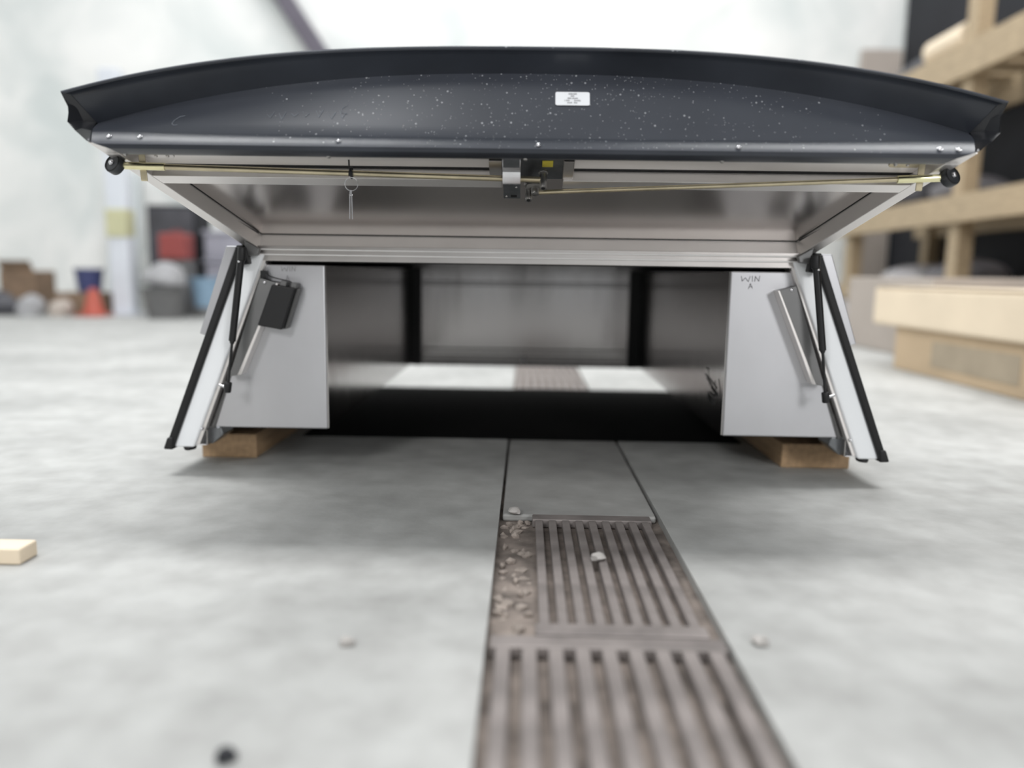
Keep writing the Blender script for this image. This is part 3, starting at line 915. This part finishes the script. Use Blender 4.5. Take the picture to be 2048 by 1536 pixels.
scuff([(-0.588, 0.7155), (-0.597, 0.713), (-0.604, 0.706), (-0.606, 0.700), (-0.602, 0.697), (-0.596, 0.698)])
for x0 in (-0.445, -0.425, -0.404, -0.385, -0.362, -0.340, -0.322):
    scuff([(x0, 0.722 + random.uniform(-.004, .004)), (x0 + 0.006, 0.712 + random.uniform(-.004, .004)), (x0 + 0.012, 0.724 + random.uniform(-.004, .004))], 0.0007)
scuff([(-0.31, 0.735), (-0.318, 0.730), (-0.318, 0.722), (-0.308, 0.720)], 0.0007)
build('dust_scuff', cs, M['chalk'], DOOR)

# cable tie, split ring and two pins hanging from the left rod
kr = thing('ring_and_pins', 'thin wire ring with two long split pins on a black cable tie', 'key ring', D(-0.310, 0.312, -0.012))
rc = D(-0.3125, 0.3135, RODN)
tie = MB()
ring = []
for i in range(16):
    th = 2 * math.pi * i / 16
    ring.append(rc + Vector((0, 0.0072 * math.cos(th), 0.0095 * math.sin(th) + 0.001)))
tie.tube(ring, 0.0018, 6, closed=True)
tie.box(rc.x - 0.0035, rc.x + 0.0035, rc.y - 0.0105, rc.y - 0.005, rc.z - 0.006, rc.z + 0.002)
tie.tube([rc + Vector((-0.002, -0.007, 0.002)), rc + Vector((-0.0025, -0.009, 0.013)), rc + Vector((-0.003, -0.008, 0.022))], 0.0016, 6)
build('cable_tie', tie, M['black'], kr)
rg = MB()
cc = rc + Vector((0.001, -0.008, -0.0195))
rg.tube([cc + Vector((0.0115 * math.cos(2 * math.pi * i / 28), 0.0, 0.0115 * math.sin(2 * math.pi * i / 28))) for i in range(28)], 0.0007, 6, closed=True)
build('split_ring', rg, M['steel'], kr, smooth=True)
for k, dx in enumerate((-0.0022, 0.0022)):
    p = cc + Vector((-0.001, -0.001, -0.0105))
    pm = MB().tube([p + Vector((dx * 0.3, 0, 0)), p + Vector((dx * 0.8, 0, -0.012)), p + Vector((dx * 0.8, 0, -0.02)), p + Vector((dx * 1.1, 0, -0.050))], 0.0010, 6)
    build('pin', pm, M['alu_satin'], kr, smooth=True)
build('clasp', MB().box(cc.x - 0.004, cc.x + 0.002, cc.y - 0.0025, cc.y + 0.0005, cc.z - 0.020, cc.z - 0.0175), M['steel'], kr, bevel=0.0006)

# ------------------------------------------------------------------ background, right: cartons and rack
t = thing('cardboard_carton', 'long tan cardboard carton on the floor, lowest of the pile at right', 'carton', (2.35, 3.2, 0), 'cartons piled at right')
build('carton_body', MB().box(1.93, 2.75, 2.35, 4.10, 0, 0.215), M['card'], t, bevel=0.006)
build('carton_print', MB().box(1.927, 1.931, 3.05, 3.72, 0.05, 0.17), M['card_print'], t)
t = thing('cardboard_carton', 'pale cream cardboard carton resting on the tan one at right', 'carton', (2.35, 3.2, 0.216), 'cartons piled at right')
build('carton_body', MB().box(1.90, 2.78, 2.32, 4.32, 0.216, 0.415), M['card_light'], t, bevel=0.02, seg=3)
build('carton_flap', MB().box(1.90, 2.33, 2.33, 4.31, 0.4155, 0.419), M['card_light'], t)
t = thing('cardboard_carton', 'flat greyish carton lying behind and on top of the cream one', 'carton', (2.5, 4.9, 0), 'cartons piled at right')
build('carton_body', MB().box(2.28, 2.95, 4.45, 5.6, 0, 0.47), M['card_grey'], t, bevel=0.01)

RK = thing('timber_rack', 'pine timber storage rack running along the dark right wall, loaded with wrapped bundles', 'rack', (3.55, 6, 0))
for y in (2.6, 6.02, 7.95):
    for xx in (3.2, 3.95):
        build('post', MB().box(xx, xx + 0.12, y - 0.07, y + 0.07, 0, 2.75 if y < 7 else 2.3), M['timber'], RK, bevel=0.005)
for z0, z1 in ((0.28, 0.40), (0.88, 1.08), (1.92, 2.16)):
    for xx in (3.14, 4.01):
        build('beam', MB().box(xx, xx + 0.058, 2.3, 8.3, z0, z1), M['timber'], RK, bevel=0.004)
    for k in range(14):
        y = 2.45 + k * 0.41
        build('shelf_board', MB().box(3.2, 4.00, y - 0.15, y + 0.15, z1 - 0.02, z1 + 0.01), M['timber'], RK)
SH = [0.41, 1.09, 2.17]
# (shelf, y, half-length, height, material, kind)
LOAD = [(0, 7.35, 0.35, 0.22, 'pale_wrap', 'pale plastic-wrapped bundle at the far end of the bottom rack shelf'),
        (0, 6.55, 0.36, 0.26, 'grey_wrap', 'mid grey wrapped bundle on the bottom rack shelf left of the near post'),
        (0, 5.2, 0.40, 0.16, 'dark_wrap', 'dark grey wrapped bundle on the bottom rack shelf right of the near post'),
        (0, 4.3, 0.40, 0.16, 'dark_wrap', 'dark grey wrapped bundle on the bottom rack shelf at the right edge'),
        (1, 7.4, 0.30, 0.40, 'dark_wrap', 'dark wrapped bundle at the far end of the middle rack shelf'),
        (1, 6.6, 0.34, 0.25, 'grey_wrap', 'mid grey bundle on the middle rack shelf below the door roller'),
        (1, 5.38, 0.17, 0.38, 'pale_wrap', 'pale upright bundle on the middle rack shelf beside the near post'),
        (1, 4.8, 0.30, 0.46, 'grey_wrap', 'mid grey bundle on the middle rack shelf at the right edge'),
        (2, 7.3, 0.50, 0.30, 'dark_wrap', 'dark wrapped bundle on the top rack shelf')]
for k, (s, y, hl, h, mt, lb) in enumerate(LOAD):
    o = build('wrapped_bundle', MB().lump((3.63, y, SH[s] + h * 0.5), 0.30, hl, h * 0.55, 0.05, k + 3, 3), M[mt], origin=(3.62, y, SH[s]), smooth=True)
    zmin = min(v.co.z for v in o.data.vertices)
    for v in o.data.vertices:
        v.co.z -= zmin - 0.001
    tag(o, lb, 'bundle', 'wrapped bundles on the rack')
t = thing('round_log', 'pale round log lying on the front of the top rack shelf', 'log', (3.28, 6.4, 2.17))
build('log', MB().cyl((3.28, 6.15, 2.271), (3.28, 6.7, 2.271), 0.10, n=20), M['card_light'], t, bevel=0.01)
o = build('grey_crate', MB().box(2.76, 3.11, 7.3, 7.65, 0, 0.22).box(2.78, 3.09, 7.32, 7.63, 0.22, 0.25), M['pale_wrap'], origin=(2.94, 7.47, 0), bevel=0.015)
tag(o, 'pale grey crate on the floor at the far end of the rack', 'crate')
o = build('brown_board', MB().box(3.64, 4.08, 9.02, 9.1, 0, 2.95), M['card_grey'], origin=(3.9, 9.06, 0), bevel=0.01)
tag(o, 'tall brownish board leaning against the white back wall by the rack', 'board')

# ------------------------------------------------------------------ background, left
t = thing('marker_post', 'white post with a pale yellow band standing near the back wall', 'post', (-4.0, 7.75, 0))
build('post_shaft', MB().hexa([(-4.10, 7.70, 0.012), (-3.90, 7.70, 0.012), (-3.93, 7.70, 2.35), (-4.13, 7.70, 2.35)], [(-4.10, 7.85, 0.012), (-3.90, 7.85, 0.012), (-3.93, 7.85, 2.35), (-4.13, 7.85, 2.35)]), M['post_white'], t, bevel=0.02, seg=3)
build('band', MB().box(-4.118, -3.908, 7.685, 7.865, 0.76, 1.03), M['post_band'], t, bevel=0.01)
build('base_plate', MB().box(-4.16, -3.84, 7.62, 7.93, 0, 0.014), M['post_white'], t)
t = thing('traffic_cone', 'small red-orange traffic cone beside the white banded post', 'cone', (-4.13, 7.42, 0))
build('cone_body', MB().lathe((-4.13, 7.42, 0.02), [(0.105, 0), (0.10, 0.01), (0.035, 0.235), (0.028, 0.245), (0.02, 0.245)], 24), M['orange'], t, smooth=True)
build('cone_base', MB().box(-4.26, -4.00, 7.29, 7.55, 0, 0.022), M['orange'], t, bevel=0.008)
o = build('storage_crate', MB().box(-4.62, -4.20, 7.62, 8.0, 0, 0.215), M['brown'], origin=(-4.4, 7.8, 0), bevel=0.01)
tag(o, 'dark brown crate on the floor behind the traffic cone', 'crate')
t = thing('blue_tub', 'dark blue plastic tub on the brown crate behind the traffic cone', 'tub', (-4.37, 7.8, 0.216))
build('tub_body', MB().lathe((-4.37, 7.8, 0.216), [(0.105, 0), (0.13, 0.21), (0.14, 0.215), (0.14, 0.235), (0.12, 0.235)], 22), M['blue'], t, smooth=True)
t = thing('tool_cabinet', 'narrow black tool cabinet against the back wall at left', 'cabinet', (-3.50, 8.15, 0))
build('cabinet_body', MB().box(-3.86, -3.36, 8.0, 8.4, 0.03, 1.10), M['dark'], t, bevel=0.01)
build('door', MB().box(-3.84, -3.38, 7.985, 8.0, 0.06, 1.07), M['dark_wrap'], t, bevel=0.004)
build('foot', MB().box(-3.84, -3.38, 8.02, 8.38, 0, 0.03), M['dark'], t)
o = build('support_stand', MB().box(-3.56, -3.30, 7.62, 7.85, 0, 0.545), M['bin'], origin=(-3.43, 7.73, 0), bevel=0.01)
tag(o, 'dark stand in front of the black cabinet, under the red case', 'stand')
t = thing('red_case', 'square red case standing on the dark stand at left', 'case', (-3.43, 7.72, 0.546))
build('case_body', MB().box(-3.57, -3.31, 7.60, 7.84, 0.546, 0.80), M['red'], t, bevel=0.025, seg=3)
build('handle', MB().tube([(-3.50, 7.72, 0.80), (-3.48, 7.72, 0.825), (-3.40, 7.72, 0.825), (-3.38, 7.72, 0.80)], 0.008, 6), M['red'], t)
t = thing('waste_bin', 'dark grey tapered waste bin in front of the black cabinet', 'bin', (-3.42, 7.2, 0))
build('bin_body', MB().lathe((-3.36, 7.25, 0), [(0.15, 0), (0.20, 0.26), (0.215, 0.265), (0.215, 0.285), (0.19, 0.285)], 22), M['bin'], t, smooth=True)
o = build('grey_sack', MB().lump((-3.36, 7.25, 0.375), 0.20, 0.17, 0.13, 0.08, 4, 3), M['sack'], origin=(-3.36, 7.25, 0.286), smooth=True)
tag(o, 'crumpled light grey sack resting on the dark grey waste bin', 'sack')
for k, (z, lb) in enumerate(((0.0, 'lowest grey-lilac crate of the stack right of the red case'), (0.285, 'middle grey-lilac crate of the stack right of the red case'), (0.57, 'topmost grey-lilac crate of the stack right of the red case'))):
    o = build('plastic_crate', MB().box(-3.28, -2.80, 8.0, 8.4, z, z + 0.26).box(-3.30, -2.78, 7.98, 8.42, z + 0.24, z + 0.28), M['lilac'], origin=(-3.04, 8.2, z), bevel=0.012)
    tag(o, lb, 'crate', 'stacked grey-lilac crates')
t = thing('pale_blue_bucket', 'pale blue bucket in front of the grey-lilac crates', 'bucket', (-3.08, 7.5, 0))
build('bucket_body', MB().lathe((-3.06, 7.5, 0.1), [(0.12, 0), (0.155, 0.26), (0.165, 0.265), (0.165, 0.28), (0.145, 0.28)], 22), M['light_blue'], t, smooth=True)
build('bucket_base', MB().lathe((-3.06, 7.5, 0), [(0.13, 0), (0.13, 0.1), (0.1, 0.1)], 22), M['bin'], t, smooth=True)
t = thing('red_jerry_can', 'red can beside the pale blue bucket', 'can', (-2.80, 7.6, 0))
build('can_body', MB().box(-2.89, -2.70, 7.52, 7.72, 0, 0.46), M['red'], t, bevel=0.03, seg=3)
build('can_cap', MB().cyl((-2.80, 7.62, 0.46), (-2.80, 7.62, 0.50), 0.03), M['black'], t)
for (x0, x1, y, h, lb) in ((-4.80, -4.45, 8.9, 1.55, 'pale grey sheet leaning on the back wall left of the banded post'),
                           (-3.86, -3.66, 8.75, 2.1, 'narrow pale grey sheet leaning on the back wall right of the banded post'),
                           (-3.2, -2.6, 8.85, 1.0, 'wide pale grey sheet leaning on the back wall behind the crates')):
    o = build('wall_sheet', MB().hexa([(x0, y - 0.03, 0), (x1, y - 0.03, 0), (x1, y + 0.24, h), (x0, y + 0.24, h)], [(x0, y, 0), (x1, y, 0), (x1, y + 0.27, h), (x0, y + 0.27, h)]), M['panel_grey'], origin=((x0 + x1) / 2, y, 0))
    tag(o, lb, 'sheet', 'pale sheets leaning on the back wall')
for k, (x, y, rx, rz, mt, nm, lb, cat) in enumerate([(-5.08, 7.35, 0.26, 0.16, 'dark_wrap', 'tarp_bundle', 'dark folded tarp bundle on the floor at the far left edge', 'tarp'),
                                                     (-4.65, 7.3, 0.11, 0.13, 'sack', 'rag_heap', 'low grey heap of rags between the tarp and the traffic cone', 'rags'),
                                                     (-4.40, 7.35, 0.09, 0.10, 'card_grey', 'rag_heap', 'small brownish heap of rags right beside the traffic cone', 'rags')]):
    o = build(nm, MB().lump((x, y, rz * 0.55), rx, 0.16, rz, 0.1, k + 11, 3), M[mt], origin=(x, y, 0), smooth=True)
    zmin = min(v.co.z for v in o.data.vertices)
    for v in o.data.vertices:
        v.co.z -= zmin
    tag(o, lb, cat)
t = thing('brown_carton', 'brown cardboard carton standing behind the dark tarp at far left', 'carton', (-5.1, 8.0, 0))
build('carton_body', MB().box(-5.32, -4.95, 7.85, 8.2, 0, 0.42), M['brown'], t, bevel=0.01)
build('carton_flap', MB().hexa([(-5.30, 7.86, 0.42), (-4.97, 7.86, 0.42), (-4.97, 7.80, 0.52), (-5.30, 7.80, 0.52)], [(-5.30, 7.868, 0.42), (-4.97, 7.868, 0.42), (-4.97, 7.808, 0.52), (-5.30, 7.808, 0.52)]), M['brown'], t)
